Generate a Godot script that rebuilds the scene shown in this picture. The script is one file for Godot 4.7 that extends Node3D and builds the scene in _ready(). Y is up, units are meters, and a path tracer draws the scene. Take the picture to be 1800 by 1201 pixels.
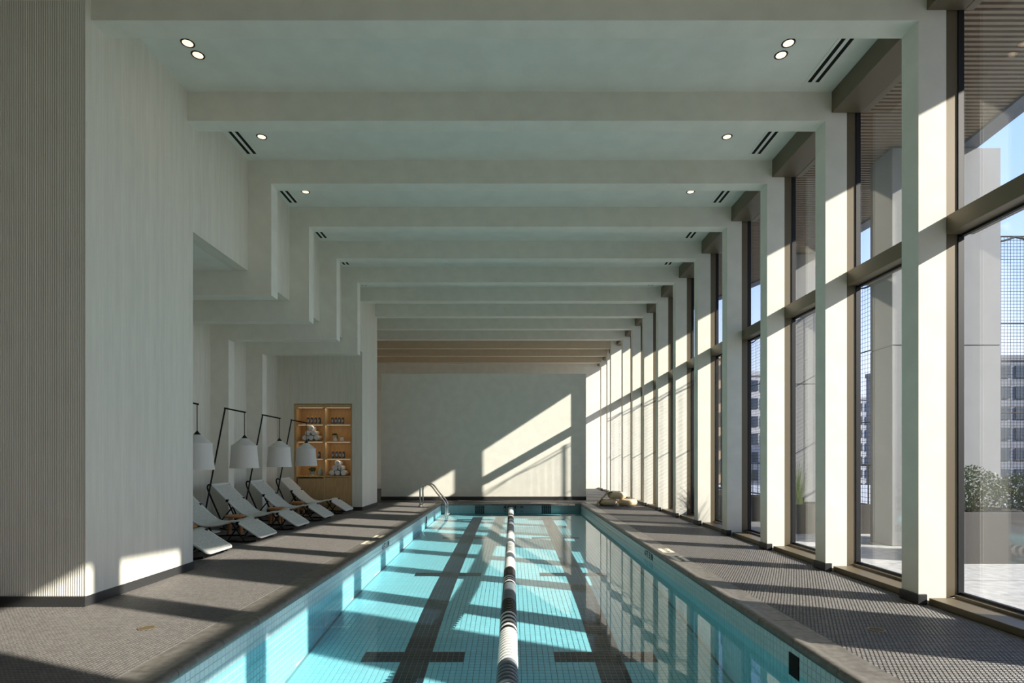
extends Node3D
# Indoor lap pool hall with portal frames, glazed wall on one side, lounge alcove on the other.
# Depth d is measured away from the camera: world z = -d. Units are metres.

const EYE := 1.184
const BAY := 1.3716          # spacing of the portal frames
const D0 := 4.622            # front face of frame 0
const FT := 0.20             # depth of a frame
const COL := 3.303           # inner face of the window-side columns
const COLR := 3.528
const SOF := 4.746           # beam soffit
const CEIL := 5.05
const WL := -3.421           # plaster wall over the alcove
const LEG := -3.117
const ALC := -5.357          # alcove side wall
const ALCC := -5.037
const LOWT := 3.616
const LOWB := 3.30
const PL := -1.875           # pool sides
const PR := 1.827
const PN := 0.6              # pool near end
const PF := 15.15            # pool far end
const WATER := -0.16
const GLASS := 3.668
const T := 0.0508            # pool tile pitch

var M := {}
var used := {}
var rng := RandomNumberGenerator.new()

# ---------------------------------------------------------------- geometry
class G:
	var v := PackedVector3Array()
	var n := PackedVector3Array()
	var uv := PackedVector2Array()
	var ix := PackedInt32Array()
	func quad(a: Vector3, b: Vector3, c: Vector3, d: Vector3, nn := Vector3.ZERO, us := 1.0, vs := 1.0) -> void:
		var cr := (b - a).cross(c - a)
		if cr.length_squared() < 1e-16:
			cr = (c - a).cross(d - a)
		if nn == Vector3.ZERO:
			nn = -cr.normalized()
		var k := v.size()
		v.append_array(PackedVector3Array([a, b, c, d]))
		n.append_array(PackedVector3Array([nn, nn, nn, nn]))
		uv.append_array(PackedVector2Array([Vector2(0, 0), Vector2(us, 0), Vector2(us, vs), Vector2(0, vs)]))
		if cr.dot(nn) > 0:
			ix.append_array(PackedInt32Array([k, k + 2, k + 1, k, k + 3, k + 2]))
		else:
			ix.append_array(PackedInt32Array([k, k + 1, k + 2, k, k + 2, k + 3]))
	func tri(a: Vector3, b: Vector3, c: Vector3, nn: Vector3) -> void:
		var k := v.size()
		v.append_array(PackedVector3Array([a, b, c]))
		n.append_array(PackedVector3Array([nn, nn, nn]))
		uv.append_array(PackedVector2Array([Vector2(0, 0), Vector2(1, 0), Vector2(0, 1)]))
		if (b - a).cross(c - a).dot(nn) > 0:
			ix.append_array(PackedInt32Array([k, k + 2, k + 1]))
		else:
			ix.append_array(PackedInt32Array([k, k + 1, k + 2]))
	# box between two corners with chamfered edges
	func box(lo: Vector3, hi: Vector3, b := 0.0) -> void:
		var c := (lo + hi) / 2
		var h := (hi - lo) / 2
		b = minf(b, 0.45 * minf(h.x, minf(h.y, h.z)) * 2)
		for ax in 3:
			var u := (ax + 1) % 3
			var w := (ax + 2) % 3
			for s in [-1.0, 1.0]:
				var p := []
				for e in [[-1, -1], [1, -1], [1, 1], [-1, 1]]:
					var q := Vector3.ZERO
					q[ax] = s * h[ax]
					q[u] = e[0] * (h[u] - b)
					q[w] = e[1] * (h[w] - b)
					p.append(c + q)
				var nn := Vector3.ZERO
				nn[ax] = s
				quad(p[0], p[1], p[2], p[3], nn, 2 * h[u], 2 * h[w])
		if b <= 0.0:
			return
		for ax in 3:            # chamfers along axis ax
			var u := (ax + 1) % 3
			var w := (ax + 2) % 3
			for su in [-1.0, 1.0]:
				for sw in [-1.0, 1.0]:
					var p := []
					for e in [[-1, 0], [1, 0], [1, 1], [-1, 1]]:
						var q := Vector3.ZERO
						q[ax] = e[0] * (h[ax] - b)
						q[u] = su * (h[u] - (b if e[1] == 1 else 0.0))
						q[w] = sw * (h[w] - (0.0 if e[1] == 1 else b))
						p.append(c + q)
					var nn := Vector3.ZERO
					nn[u] = su
					nn[w] = sw
					quad(p[0], p[1], p[2], p[3], nn.normalized())
		for sx in [-1.0, 1.0]:
			for sy in [-1.0, 1.0]:
				for sz in [-1.0, 1.0]:
					var s := Vector3(sx, sy, sz)
					tri(c + s * Vector3(h.x, h.y - b, h.z - b), c + s * Vector3(h.x - b, h.y, h.z - b), c + s * Vector3(h.x - b, h.y - b, h.z), s.normalized())
	func grid(rows: Array, norms: Array, closed_u := false) -> void:
		# rows of equal length, smooth normals given
		var k := v.size()
		var w: int = rows[0].size()
		for i in rows.size():
			for j in w:
				v.append(rows[i][j])
				n.append(norms[i][j])
				uv.append(Vector2(float(j) / (w - 1), float(i) / maxi(1, rows.size() - 1)))
		for i in rows.size() - 1:
			for j in w - 1:
				var a := k + i * w + j
				var b := a + 1
				var c := a + w + 1
				var d := a + w
				var nn: Vector3 = n[a] + n[b] + n[c] + n[d]
				var cr := (v[b] - v[a]).cross(v[c] - v[a]) + (v[c] - v[a]).cross(v[d] - v[a])
				if cr.dot(nn) > 0:
					ix.append_array(PackedInt32Array([a, c, b, a, d, c]))
				else:
					ix.append_array(PackedInt32Array([a, b, c, a, c, d]))
	func tube(pts: Array, r: float, seg := 10, loop := false) -> void:
		var rows := []
		var norms := []
		var m := pts.size()
		var side := Vector3.ZERO
		for i in m:
			var t: Vector3
			if loop:
				t = (pts[(i + 1) % m] - pts[(i - 1 + m) % m]).normalized()
			else:
				t = (pts[mini(i + 1, m - 1)] - pts[maxi(i - 1, 0)]).normalized()
			if side == Vector3.ZERO:
				side = t.cross(Vector3.UP if absf(t.y) < 0.9 else Vector3.RIGHT).normalized()
			side = (side - t * side.dot(t)).normalized()
			var up := t.cross(side)
			var row := []
			var nr := []
			for j in seg + 1:
				var a := TAU * j / seg
				var d := side * cos(a) + up * sin(a)
				row.append(pts[i] + d * r)
				nr.append(d)
			rows.append(row)
			norms.append(nr)
		if loop:
			rows.append(rows[0])
			norms.append(norms[0])
		grid(rows, norms)
		if not loop:
			for e in [0, m - 1]:
				var nn: Vector3 = (pts[0] - pts[1]).normalized() if e == 0 else (pts[m - 1] - pts[m - 2]).normalized()
				for j in seg:
					tri(pts[e], rows[e][j], rows[e][j + 1], nn)
	# profile of (radius, height) pairs round the y axis through at
	func lathe(prof: Array, seg := 20, at := Vector3.ZERO, a0 := 0.0, a1 := TAU) -> void:
		var k := prof.size()
		for i in k - 1:
			var p: Vector2 = prof[i]
			var q: Vector2 = prof[i + 1]
			var e := q - p
			if e.length() < 1e-6:
				continue
			var pn := Vector2(e.y, -e.x).normalized()
			var rows := []
			var norms := []
			for w in [p, q]:
				var row := []
				var nr := []
				for j in seg + 1:
					var a := a0 + (a1 - a0) * j / seg
					row.append(at + Vector3(w.x * cos(a), w.y, w.x * sin(a)))
					nr.append(Vector3(pn.x * cos(a), pn.y, pn.x * sin(a)))
				rows.append(row)
				norms.append(nr)
			grid(rows, norms)
	func torus(at: Vector3, R: float, r: float, tilt: Basis, seg := 36, sub := 14) -> void:
		var rows := []
		var norms := []
		for i in seg + 1:
			var a := TAU * i / seg
			var row := []
			var nr := []
			for j in sub + 1:
				var b := TAU * j / sub
				var rad := Vector3(cos(a), 0, sin(a))
				var d := rad * cos(b) + Vector3.UP * sin(b)
				row.append(at + tilt * (rad * R + d * r))
				nr.append(tilt * d)
			rows.append(row)
			norms.append(nr)
		grid(rows, norms)
	# outline in x,y extruded between depths d0 and d1 (world z = -d)
	func prism(poly: PackedVector2Array, d0: float, d1: float) -> void:
		var t := Geometry2D.triangulate_polygon(poly)
		for i in range(0, t.size(), 3):
			for s in [[-d0, 1.0], [-d1, -1.0]]:
				tri(Vector3(poly[t[i]].x, poly[t[i]].y, s[0]), Vector3(poly[t[i + 1]].x, poly[t[i + 1]].y, s[0]), Vector3(poly[t[i + 2]].x, poly[t[i + 2]].y, s[0]), Vector3(0, 0, s[1]))
		var cw := Geometry2D.is_polygon_clockwise(poly)
		for i in poly.size():
			var a := poly[i]
			var b := poly[(i + 1) % poly.size()]
			var e := (b - a).normalized()
			var nn := Vector3(-e.y, e.x, 0) if cw else Vector3(e.y, -e.x, 0)
			quad(Vector3(a.x, a.y, -d0), Vector3(b.x, b.y, -d0), Vector3(b.x, b.y, -d1), Vector3(a.x, a.y, -d1), nn)
	func mesh() -> ArrayMesh:
		var arr := []
		arr.resize(Mesh.ARRAY_MAX)
		arr[Mesh.ARRAY_VERTEX] = v
		arr[Mesh.ARRAY_NORMAL] = n
		arr[Mesh.ARRAY_TEX_UV] = uv
		arr[Mesh.ARRAY_INDEX] = ix
		var m := ArrayMesh.new()
		m.add_surface_from_arrays(Mesh.PRIMITIVE_TRIANGLES, arr)
		return m

# ---------------------------------------------------------------- scene helpers
func numbered(s: String) -> String:
	used[s] = used.get(s, -1) + 1
	return s if used[s] == 0 else "%s_%03d" % [s, used[s]]

func tag(o: Node, label: String, category: String, group := "", kind := "") -> Node:
	o.set_meta("label", label)
	if category:
		o.set_meta("category", category)
	if group:
		o.set_meta("group", group)
	if kind:
		o.set_meta("kind", kind)
	return o

func put(called: String, mesh: Mesh, m: Material, parent: Node = null, at := Vector3.ZERO) -> MeshInstance3D:
	var o := MeshInstance3D.new()
	o.mesh = mesh
	o.material_override = m
	o.position = at
	if parent == null or parent == self:
		o.name = numbered(called)
		add_child(o, true)
	else:
		o.name = called
		parent.add_child(o, true)
	return o

func thing(called: String, label: String, category: String, at := Vector3.ZERO, turn := 0.0, group := "", kind := "") -> Node3D:
	var o := Node3D.new()
	o.name = numbered(called)
	add_child(o, true)
	o.position = at
	o.rotation.y = turn
	tag(o, label, category, group, kind)
	return o

func dup(src: Node3D, called: String, at: Vector3, label := "", turn := 0.0) -> Node3D:
	var o: Node3D = src.duplicate()
	o.name = numbered(called)
	add_child(o, true)
	o.position = at
	o.rotation.y = turn
	if label:
		o.set_meta("label", label)
	return o

# box from x0..x1, y0..y1 and depths d0..d1
func bx(g: G, x0: float, x1: float, y0: float, y1: float, d0: float, d1: float, b := 0.0) -> void:
	g.box(Vector3(x0, y0, -d1), Vector3(x1, y1, -d0), b)

func bmesh(x0: float, x1: float, y0: float, y1: float, d0: float, d1: float, b := 0.0) -> ArrayMesh:
	var g := G.new()
	bx(g, x0, x1, y0, y1, d0, d1, b)
	return g.mesh()

func fd(k: int) -> float:
	return D0 + BAY * k

func path(pts: Array, steps := 6) -> Array:
	# Catmull-Rom through the points
	var out := []
	for i in pts.size() - 1:
		var p0: Vector3 = pts[maxi(i - 1, 0)]
		var p1: Vector3 = pts[i]
		var p2: Vector3 = pts[i + 1]
		var p3: Vector3 = pts[mini(i + 2, pts.size() - 1)]
		for s in steps:
			var t := float(s) / steps
			out.append(0.5 * (2 * p1 + (p2 - p0) * t + (2 * p0 - 5 * p1 + 4 * p2 - p3) * t * t + (3 * p1 - p0 - 3 * p2 + p3) * t * t * t))
	out.append(pts[-1])
	return out

# ---------------------------------------------------------------- materials
func noise_tex(freq: float, lo: Color, hi: Color, size := 512, sx := 1.0, octaves := 4, sd := 3) -> NoiseTexture2D:
	var f := FastNoiseLite.new()
	f.seed = sd
	f.noise_type = FastNoiseLite.TYPE_SIMPLEX_SMOOTH
	f.frequency = freq
	f.fractal_octaves = octaves
	var t := NoiseTexture2D.new()
	t.width = size
	t.height = size
	t.seamless = true
	t.noise = f
	var r := Gradient.new()
	r.set_color(0, lo)
	r.set_color(1, hi)
	r.set_offset(0, 0.2)
	r.set_offset(1, 0.8)
	t.color_ramp = r
	return t

func mat(called: String, c: Color, rough := 0.7, metal := 0.0) -> StandardMaterial3D:
	var m := StandardMaterial3D.new()
	m.resource_name = called
	m.albedo_color = c
	m.roughness = rough
	m.metallic = metal
	M[called] = m
	return m

func tri_map(m: StandardMaterial3D, tex: Texture2D, scale: Vector3, world := true) -> void:
	m.albedo_texture = tex
	m.uv1_triplanar = true
	m.uv1_world_triplanar = world
	m.uv1_scale = scale

func bump(m: StandardMaterial3D, tex: Texture2D, s: float) -> void:
	m.heightmap_enabled = true
	m.heightmap_texture = tex
	m.heightmap_scale = s

func materials() -> void:
	var soft := noise_tex(0.012, Color(0.975, 0.975, 0.975), Color(1, 1, 1), 512, 1, 5, 5)
	var grainy := noise_tex(0.05, Color(0.3, 0.3, 0.3), Color(1, 1, 1), 512, 1, 3, 9)
	var m := mat("plaster", Color(0.94, 0.93, 0.88), 0.72)
	tri_map(m, soft, Vector3(0.5, 0.5, 0.5))
	m = mat("ceiling_paint", Color(0.93, 0.93, 0.885), 0.8)
	tri_map(m, soft, Vector3(0.4, 0.4, 0.4))
	# brushed plaster: fine vertical streaks
	var im := Image.create(512, 512, false, Image.FORMAT_RGB8)
	var hm := Image.create(512, 512, false, Image.FORMAT_RGB8)
	var f := FastNoiseLite.new()
	f.seed = 17
	f.frequency = 0.045
	f.fractal_octaves = 4
	for y in 512:
		for x in 512:
			var a := x / 512.0 * TAU
			var s := f.get_noise_3d(cos(a) * 300.0, sin(a) * 300.0, absf(y - 256) * 0.07) * 0.5
			var q := f.get_noise_3d(cos(a) * 46.0, sin(a) * 46.0, absf(y - 256) * 0.05 + 90.0) * 0.6
			var val := clampf(0.955 + 0.05 * s + 0.06 * q, 0.0, 1.0)
			im.set_pixel(x, y, Color(val, val * 0.997, val * 0.985))
			var hgt := clampf(0.5 + 0.5 * sin(a * 64.0) * 0.6 + s * 0.5, 0.0, 1.0)
			hm.set_pixel(x, y, Color(hgt, hgt, hgt))
	m = mat("brushed_plaster", Color(0.94, 0.925, 0.875), 0.75)
	tri_map(m, ImageTexture.create_from_image(im), Vector3(0.9, 0.9, 0.9))
	bump(m, ImageTexture.create_from_image(hm), 0.06)
	m = mat("ribbed_plaster", Color(0.91, 0.90, 0.865), 0.75)
	tri_map(m, ImageTexture.create_from_image(im), Vector3(0.9, 0.9, 0.9))
	m = mat("tan_and_warm_light", Color(0.82, 0.76, 0.66), 0.7)  # tan of the far wall; on the beams it is painted warm light
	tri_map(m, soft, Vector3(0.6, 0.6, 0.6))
	m = mat("bronze", Color(0.45, 0.405, 0.325), 0.42, 0.25)
	m = mat("gasket", Color(0.035, 0.035, 0.04), 0.5)
	m = mat("granite", Color(0.29, 0.29, 0.29), 0.45)
	tri_map(m, noise_tex(0.25, Color(0.45, 0.45, 0.45), Color(1, 1, 1), 256, 1, 2, 21), Vector3(2.5, 2.5, 2.5))
	m = mat("grout", Color(0.46, 0.45, 0.435), 0.85)
	m = mat("far_deck", Color(0.385, 0.375, 0.365), 0.6)
	tri_map(m, grainy, Vector3(3, 3, 3))
	m = mat("deck_tile", Color(0.40, 0.385, 0.37), 0.5)
	m.vertex_color_use_as_albedo = true
	m = mat("coping", Color(0.46, 0.445, 0.42), 0.5)
	tri_map(m, noise_tex(0.02, Color(0.8, 0.78, 0.76), Color(1, 1, 1), 512, 1, 5, 31), Vector3(1.2, 1.2, 1.2))
	m = mat("pool_grout", Color(0.44, 0.62, 0.65), 0.7)
	m = mat("pool_grout_pale", Color(0.74, 0.80, 0.80), 0.7)
	m = mat("pool_tile", Color(0.53, 0.835, 0.885), 0.3)
	m.vertex_color_use_as_albedo = true
	m = mat("pool_tile_dark", Color(0.10, 0.165, 0.22), 0.3)
	m.vertex_color_use_as_albedo = true
	m = mat("waterline_tile", Color(0.76, 0.85, 0.86), 0.3)
	m.vertex_color_use_as_albedo = true
	# water: a clear sheet with a faint ripple
	m = mat("water", Color(0.8, 0.95, 1.0, 0.0), 0.0)
	m.transparency = BaseMaterial3D.TRANSPARENCY_ALPHA
	m.metallic_specular = 0.41
	var rip := noise_tex(0.006, Color(0, 0, 0), Color(1, 1, 1), 512, 1, 3, 41)
	rip.as_normal_map = true
	rip.bump_strength = 1.0
	rip.color_ramp = null
	m.normal_enabled = true
	m.normal_texture = rip
	m.normal_scale = 0.022
	m.uv1_triplanar = true
	m.uv1_world_triplanar = true
	m.uv1_scale = Vector3(0.55, 0.55, 0.55)
	m = mat("glass", Color(0.9, 0.95, 0.95, 0.03), 0.0)
	m.transparency = BaseMaterial3D.TRANSPARENCY_ALPHA
	m.metallic_specular = 0.5
	# oak
	var ok := Image.create(256, 512, false, Image.FORMAT_RGB8)
	for y in 512:
		for x in 256:
			var p := f.get_noise_2d(x * 2.6, absf(y - 256) * 0.16) * 0.5 + f.get_noise_2d(x * 9.0, absf(y - 256) * 0.3 + 300) * 0.3
			var w := clampf(0.86 + 0.2 * p, 0, 1)
			ok.set_pixel(x, y, Color(w, w * 0.985, w * 0.96))
	var okt := ImageTexture.create_from_image(ok)
	m = mat("oak", Color(0.89, 0.74, 0.53), 0.5)
	tri_map(m, okt, Vector3(1.6, 0.8, 1.6))
	m = mat("oak_light", Color(0.93, 0.79, 0.58), 0.5)
	tri_map(m, okt, Vector3(1.6, 0.8, 1.6))
	m = mat("stool_wood", Color(0.80, 0.56, 0.34), 0.45)
	tri_map(m, okt, Vector3(3, 3, 3), false)
	# woven sling
	var wv := Image.create(256, 256, false, Image.FORMAT_RGB8)
	for y in 256:
		for x in 256:
			var a := 0.86 + 0.10 * sin(y * TAU / 8.0) * (0.6 + 0.4 * sin(x * TAU / 16.0 + PI * int(y / 8.0)))
			var b := f.get_noise_2d(absf(x - 128) * 0.7, absf(y - 128) * 6.0) * 0.22
			var w2 := clampf(a + b, 0, 1)
			wv.set_pixel(x, y, Color(w2, w2, w2 * 0.985))
	m = mat("sling", Color(0.93, 0.935, 0.905), 0.75)
	tri_map(m, ImageTexture.create_from_image(wv), Vector3(2.2, 2.2, 2.2), false)
	m = mat("sling_edge", Color(0.88, 0.885, 0.86), 0.7)
	m = mat("black_steel", Color(0.045, 0.043, 0.04), 0.4, 0.3)
	m = mat("shade", Color(0.90, 0.89, 0.865), 0.85)
	m.backlight_enabled = true
	m.backlight = Color(0.35, 0.34, 0.32)
	m = mat("chrome", Color(0.86, 0.85, 0.83), 0.14, 1.0)
	m = mat("towel", Color(0.93, 0.925, 0.91), 0.95)
	bump(m, grainy, 0.3)
	m.uv1_triplanar = true
	m.uv1_scale = Vector3(6, 6, 6)
	m = mat("bottle", Color(0.24, 0.26, 0.30), 0.35)
	m = mat("bottle_print", Color(0.62, 0.64, 0.67), 0.5)
	m = mat("brass", Color(0.90, 0.70, 0.36), 0.28, 0.9)
	m = mat("drain_brass", Color(0.50, 0.44, 0.32), 0.5, 0.4)
	m = mat("ceramic_white", Color(0.88, 0.87, 0.84), 0.4)
	m = mat("ceramic_grey", Color(0.55, 0.60, 0.58), 0.45)
	m = mat("pale_wood", Color(0.86, 0.74, 0.55), 0.6)
	m = mat("leaf", Color(0.20, 0.30, 0.12), 0.6)
	m.backlight_enabled = true
	m.backlight = Color(0.25, 0.35, 0.1)
	m = mat("hedge_leaf", Color(0.20, 0.26, 0.13), 0.6)
	m.backlight_enabled = true
	m.backlight = Color(0.10, 0.13, 0.05)
	m = mat("grass_blade", Color(0.30, 0.37, 0.15), 0.6)
	m.backlight_enabled = true
	m.backlight = Color(0.2, 0.25, 0.08)
	m = mat("stem", Color(0.33, 0.26, 0.06), 0.8)
	m = mat("soil", Color(0.16, 0.12, 0.09), 0.95)
	m = mat("vinyl", Color(0.92, 0.83, 0.67), 0.3)
	m.clearcoat_enabled = true
	m.clearcoat = 0.4
	m.clearcoat_roughness = 0.15
	m = mat("canvas", Color(0.60, 0.55, 0.46), 0.8)
	m = mat("float_white", Color(0.86, 0.86, 0.84), 0.35)
	m = mat("float_grey", Color(0.42, 0.46, 0.48), 0.35)
	m = mat("float_black", Color(0.045, 0.045, 0.05), 0.35)
	m = mat("black_paint", Color(0.03, 0.03, 0.03), 0.6)
	m = mat("void_black", Color(0.012, 0.012, 0.012), 0.9)
	m = mat("marker_white", Color(0.93, 0.88, 0.78), 0.4)
	m = mat("lens", Color(1, 0.95, 0.88), 0.4)
	m.emission_enabled = true
	m.emission = Color(1.0, 0.86, 0.70)
	m.emission_energy_multiplier = 0.8
	m = mat("led", Color(1, 0.9, 0.7), 0.4)
	m.emission_enabled = true
	m.emission = Color(1.0, 0.92, 0.80)
	m.emission_energy_multiplier = 0.25
	m = mat("concrete", Color(0.50, 0.505, 0.505), 0.8)
	tri_map(m, soft, Vector3(0.4, 0.4, 0.4))
	m = mat("terrace", Color(0.69, 0.69, 0.68), 0.75)
	tri_map(m, noise_tex(0.03, Color(0.86, 0.86, 0.86), Color(1, 1, 1), 512, 1, 4, 51), Vector3(0.5, 0.5, 0.5))
	m = mat("slat", Color(0.52, 0.45, 0.37), 0.6)
	m = mat("canopy_board", Color(0.20, 0.155, 0.12), 0.9)
	m = mat("planter", Color(0.20, 0.18, 0.165), 0.6)
	m = mat("net", Color(0.03, 0.035, 0.05), 0.8)
	m = mat("building_pale", Color(0.70, 0.70, 0.71), 0.8)
	m = mat("building_blue", Color(0.36, 0.38, 0.43), 0.6)
	m = mat("building_tan", Color(0.66, 0.55, 0.42), 0.8)
	m = mat("building_pane", Color(0.20, 0.24, 0.30), 0.2)
	m = mat("city_ground", Color(0.34, 0.35, 0.33), 0.9)

# ---------------------------------------------------------------- build
func _ready() -> void:
	rng.seed = 20
	# camera: level, lens shifted up
	var cam := Camera3D.new()
	cam.name = "camera"
	cam.projection = Camera3D.PROJECTION_FRUSTUM
	cam.near = 0.05
	cam.far = 800.0
	cam.size = 0.05 * 1201.0 / 1000.0
	cam.frustum_offset = Vector2(0, 0.05 * (806.5 - 600.5) / 1000.0)
	cam.position = Vector3(0, EYE, 0)
	add_child(cam)
	cam.current = true
	# sky
	var we := WorldEnvironment.new()
	we.name = "environment"
	var e := Environment.new()
	e.background_mode = Environment.BG_SKY
	var sm := ProceduralSkyMaterial.new()
	sm.sky_top_color = Color(0.41, 0.53, 0.75)
	sm.sky_horizon_color = Color(0.80, 0.82, 0.83)
	sm.sky_curve = 0.12
	sm.ground_bottom_color = Color(0.42, 0.42, 0.41)
	sm.ground_horizon_color = Color(0.62, 0.66, 0.70)
	sm.sky_energy_multiplier = 1.2
	sm.ground_energy_multiplier = 1.0
	sm.sun_angle_max = 1.0
	var sk := Sky.new()
	sk.sky_material = sm
	e.sky = sk
	e.tonemap_mode = Environment.TONE_MAPPER_LINEAR
	e.tonemap_exposure = 2.1
	e.sdfgi_enabled = true
	e.ssao_enabled = true
	e.ssil_enabled = true
	we.environment = e
	add_child(we)
	# sun: through the glazed side, a little from behind the camera
	var sun := DirectionalLight3D.new()
	sun.name = "sun"
	sun.light_color = Color(1.0, 0.975, 0.925)
	sun.light_energy = 1.75
	sun.light_angular_distance = 0.53
	sun.shadow_enabled = true
	sun.sky_mode = DirectionalLight3D.SKY_MODE_LIGHT_ONLY
	sun.basis = Basis.looking_at(Vector3(-1, -0.57, -0.41))
	add_child(sun)

	materials()
	structure()
	windows()
	pool()
	ceiling_fittings()
	exterior()
	shelving()
	lounge_row()
	pool_fittings()
	far_city()

# ---------------------------------------------------------------- room shell
func structure() -> void:
	var g: G
	# floor slab with the pool left open
	var fl := thing("floor", "charcoal mosaic tiled pool deck", "", Vector3.ZERO, 0, "", "structure")
	for r in [[-5.6, PL - 0.248, -4.2, PF + 0.25], [PR + 0.248, 3.76, -4.2, PF + 0.25], [PL - 0.248, PR + 0.248, -4.2, PN - 0.25]]:
		put("slab", bmesh(r[0], r[1], -0.35, -0.003, r[2], r[3]), M.grout, fl)
	put("slab", bmesh(-5.6, 3.76, -0.35, 0.0, PF + 0.25, 22.6), M.far_deck, fl)
	deck_tiles(fl)
	# ceiling
	var ce := put("ceiling", bmesh(-5.6, 3.75, CEIL, 5.6, -4.4, 22.7), M.ceiling_paint)
	tag(ce, "flat white ceiling between the portal beams", "", "", "structure")
	# portal frames
	for k in range(-5, 13):
		var d := fd(k)
		var poly: PackedVector2Array
		var cl := COL
		if k == 10:
			cl = 3.19
		if k >= 2 and k <= 5:
			poly = PackedVector2Array([Vector2(COLR, 0), Vector2(COLR, CEIL), Vector2(WL, CEIL), Vector2(WL, LOWT), Vector2(ALC, LOWT), Vector2(ALC, 0), Vector2(ALCC, 0), Vector2(ALCC, LOWB), Vector2(LEG, LOWB), Vector2(LEG, SOF), Vector2(cl, SOF), Vector2(cl, 0)])
		else:
			var x0 := WL if k >= 0 and k < 8 else -5.4
			poly = PackedVector2Array([Vector2(COLR, 0), Vector2(COLR, CEIL), Vector2(x0, CEIL), Vector2(x0, SOF), Vector2(cl, SOF), Vector2(cl, 0)])
		g = G.new()
		g.prism(poly, d, d + FT)
		var stepped := poly.size() == 12
		if k >= 10:
			g = G.new()
			bx(g, cl, COLR, 0, CEIL, d, d + FT)
		var fr := put("portal_frame", g.mesh(), M.plaster)
		if k >= 10:
			put("beam", bmesh(-5.4, cl, SOF, CEIL, d, d + FT), M.tan_and_warm_light, fr)  # plaster beam with the warm light of the room put into its colour
			tag(fr, "portal frame with painted warm light on its beam in the room behind the partition", "frame", "portal frames with painted warm light", "structure")
		elif stepped:
			tag(fr, "pale plaster portal frame stepping down over the lounge alcove", "frame", "stepped portal frames", "structure")
		else:
			tag(fr, "pale plaster portal frame spanning straight from wall to window column", "frame", "straight portal frames", "structure")
		put("base_block", bmesh(cl - 0.014, 3.366, 0, 0.084, d - 0.014, d + FT + 0.014, 0.004), M.granite, fr)
		if stepped:
			put("base_block", bmesh(ALC, ALCC + 0.01, 0, 0.084, d - 0.012, d + FT + 0.012, 0.003), M.granite, fr)
	# walls on the lounge side
	g = G.new()
	bx(g, -3.62, WL, LOWT, CEIL, 6.10, 12.99)
	tag(put("wall_left_upper", g.mesh(), M.brushed_plaster), "tall brushed plaster wall above the lounge alcove", "", "", "structure")
	g = G.new()
	bx(g, -5.6, -3.6, LOWT, LOWT + 0.14, 6.09, 13.0)
	tag(put("ceiling_alcove", g.mesh(), M.ceiling_paint), "low white soffit over the lounge alcove", "", "", "structure")
	g = G.new()
	bx(g, -5.6, -5.4, 0, CEIL, -4.2, 4.56)
	bx(g, -5.6, ALC, 0, LOWT + 0.1, 6.09, 13.0)
	tag(put("wall_alcove", g.mesh(), M.brushed_plaster), "brushed plaster side wall of the alcove behind the loungers", "", "", "structure")
	# first pier of wall: ribbed front, brushed side
	var wp := put("wall_left_pier", bmesh(-5.6, WL, 0, CEIL, 4.565, 6.10), M.brushed_plaster)
	tag(wp, "broad plaster wall block with a ribbed end beside the deck", "", "", "structure")
	g = G.new()
	var nrib := 120
	var pitch := (5.6 + WL) / nrib
	for i in nrib:
		var x := -5.6 + i * pitch
		for j in 4:
			var a0 := PI * j / 4.0
			var a1 := PI * (j + 1) / 4.0
			var p0 := Vector3(x + pitch * 0.5 * (1 - cos(a0)), 0, -4.565 + 0.002 * sin(a0))
			var p1 := Vector3(x + pitch * 0.5 * (1 - cos(a1)), 0, -4.565 + 0.002 * sin(a1))
			var up := Vector3(0, 1, 0)
			var am := (a0 + a1) / 2
			g.quad(p0 + up * 0.082, p1 + up * 0.082, p1 + up * CEIL, p0 + up * CEIL, Vector3(-cos(am) * 0.6, 0, sin(am)).normalized())
	put("ribbed_panel", g.mesh(), M.ribbed_plaster, wp)
	put("edge_bead", bmesh(WL - 0.003, WL, 0.082, CEIL, 4.561, 4.566), M.plaster, wp)
	# second pier with the niche for the shelves
	g = G.new()
	var nd := 13.38
	bx(g, -5.6, -4.975, 0, CEIL, 12.99, 14.425)
	bx(g, -3.65, WL, 0, CEIL, 12.99, 14.425)
	bx(g, -4.975, -3.65, 2.437, CEIL, 12.99, 14.425)
	bx(g, -4.975, -3.65, 0, CEIL, nd, 14.425)
	tag(put("wall_niche_pier", g.mesh(), M.brushed_plaster), "plaster wall block holding the shelving niche", "", "", "structure")
	# the rest of the shell
	g = G.new()
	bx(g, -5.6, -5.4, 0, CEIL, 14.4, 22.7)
	tag(put("wall_left_far", g.mesh(), M.tan_and_warm_light), "tan wall of the room behind the partition", "", "", "structure")
	tag(put("wall_end", bmesh(-5.6, 3.75, 0, CEIL, 22.4, 22.7), M.plaster), "white end wall beyond the partition", "", "", "structure")
	tag(put("wall_back", bmesh(-5.6, 3.75, 0, CEIL, -2.6, -2.4), M.oak), "unseen end wall facing the pool, oak tone added to dim the near end", "", "", "structure")  # out of view; oak tone added to dim light on the near frames
	var pa := put("wall_partition", bmesh(-3.74, 2.114, 0, 3.61, 16.26, 16.5, 0.004), M.plaster)
	tag(pa, "freestanding white partition wall behind the far pool end", "", "", "structure")
	tag(put("baseboard_partition", bmesh(-3.745, 2.12, 0, 0.10, 16.248, 16.26), M.granite), "dark stone baseboard along the white partition", "", "", "structure")
	g = G.new()
	bx(g, -5.6, WL + 0.009, 0, 0.08, 4.545, 4.56)
	bx(g, WL, WL + 0.009, 0, 0.08, 4.56, 6.10)
	bx(g, -3.63, WL + 0.009, 0, 0.08, 6.10, 6.11)
	tag(put("baseboard_pier", g.mesh(), M.granite), "dark granite baseboard round the ribbed wall block", "", "", "structure")
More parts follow.
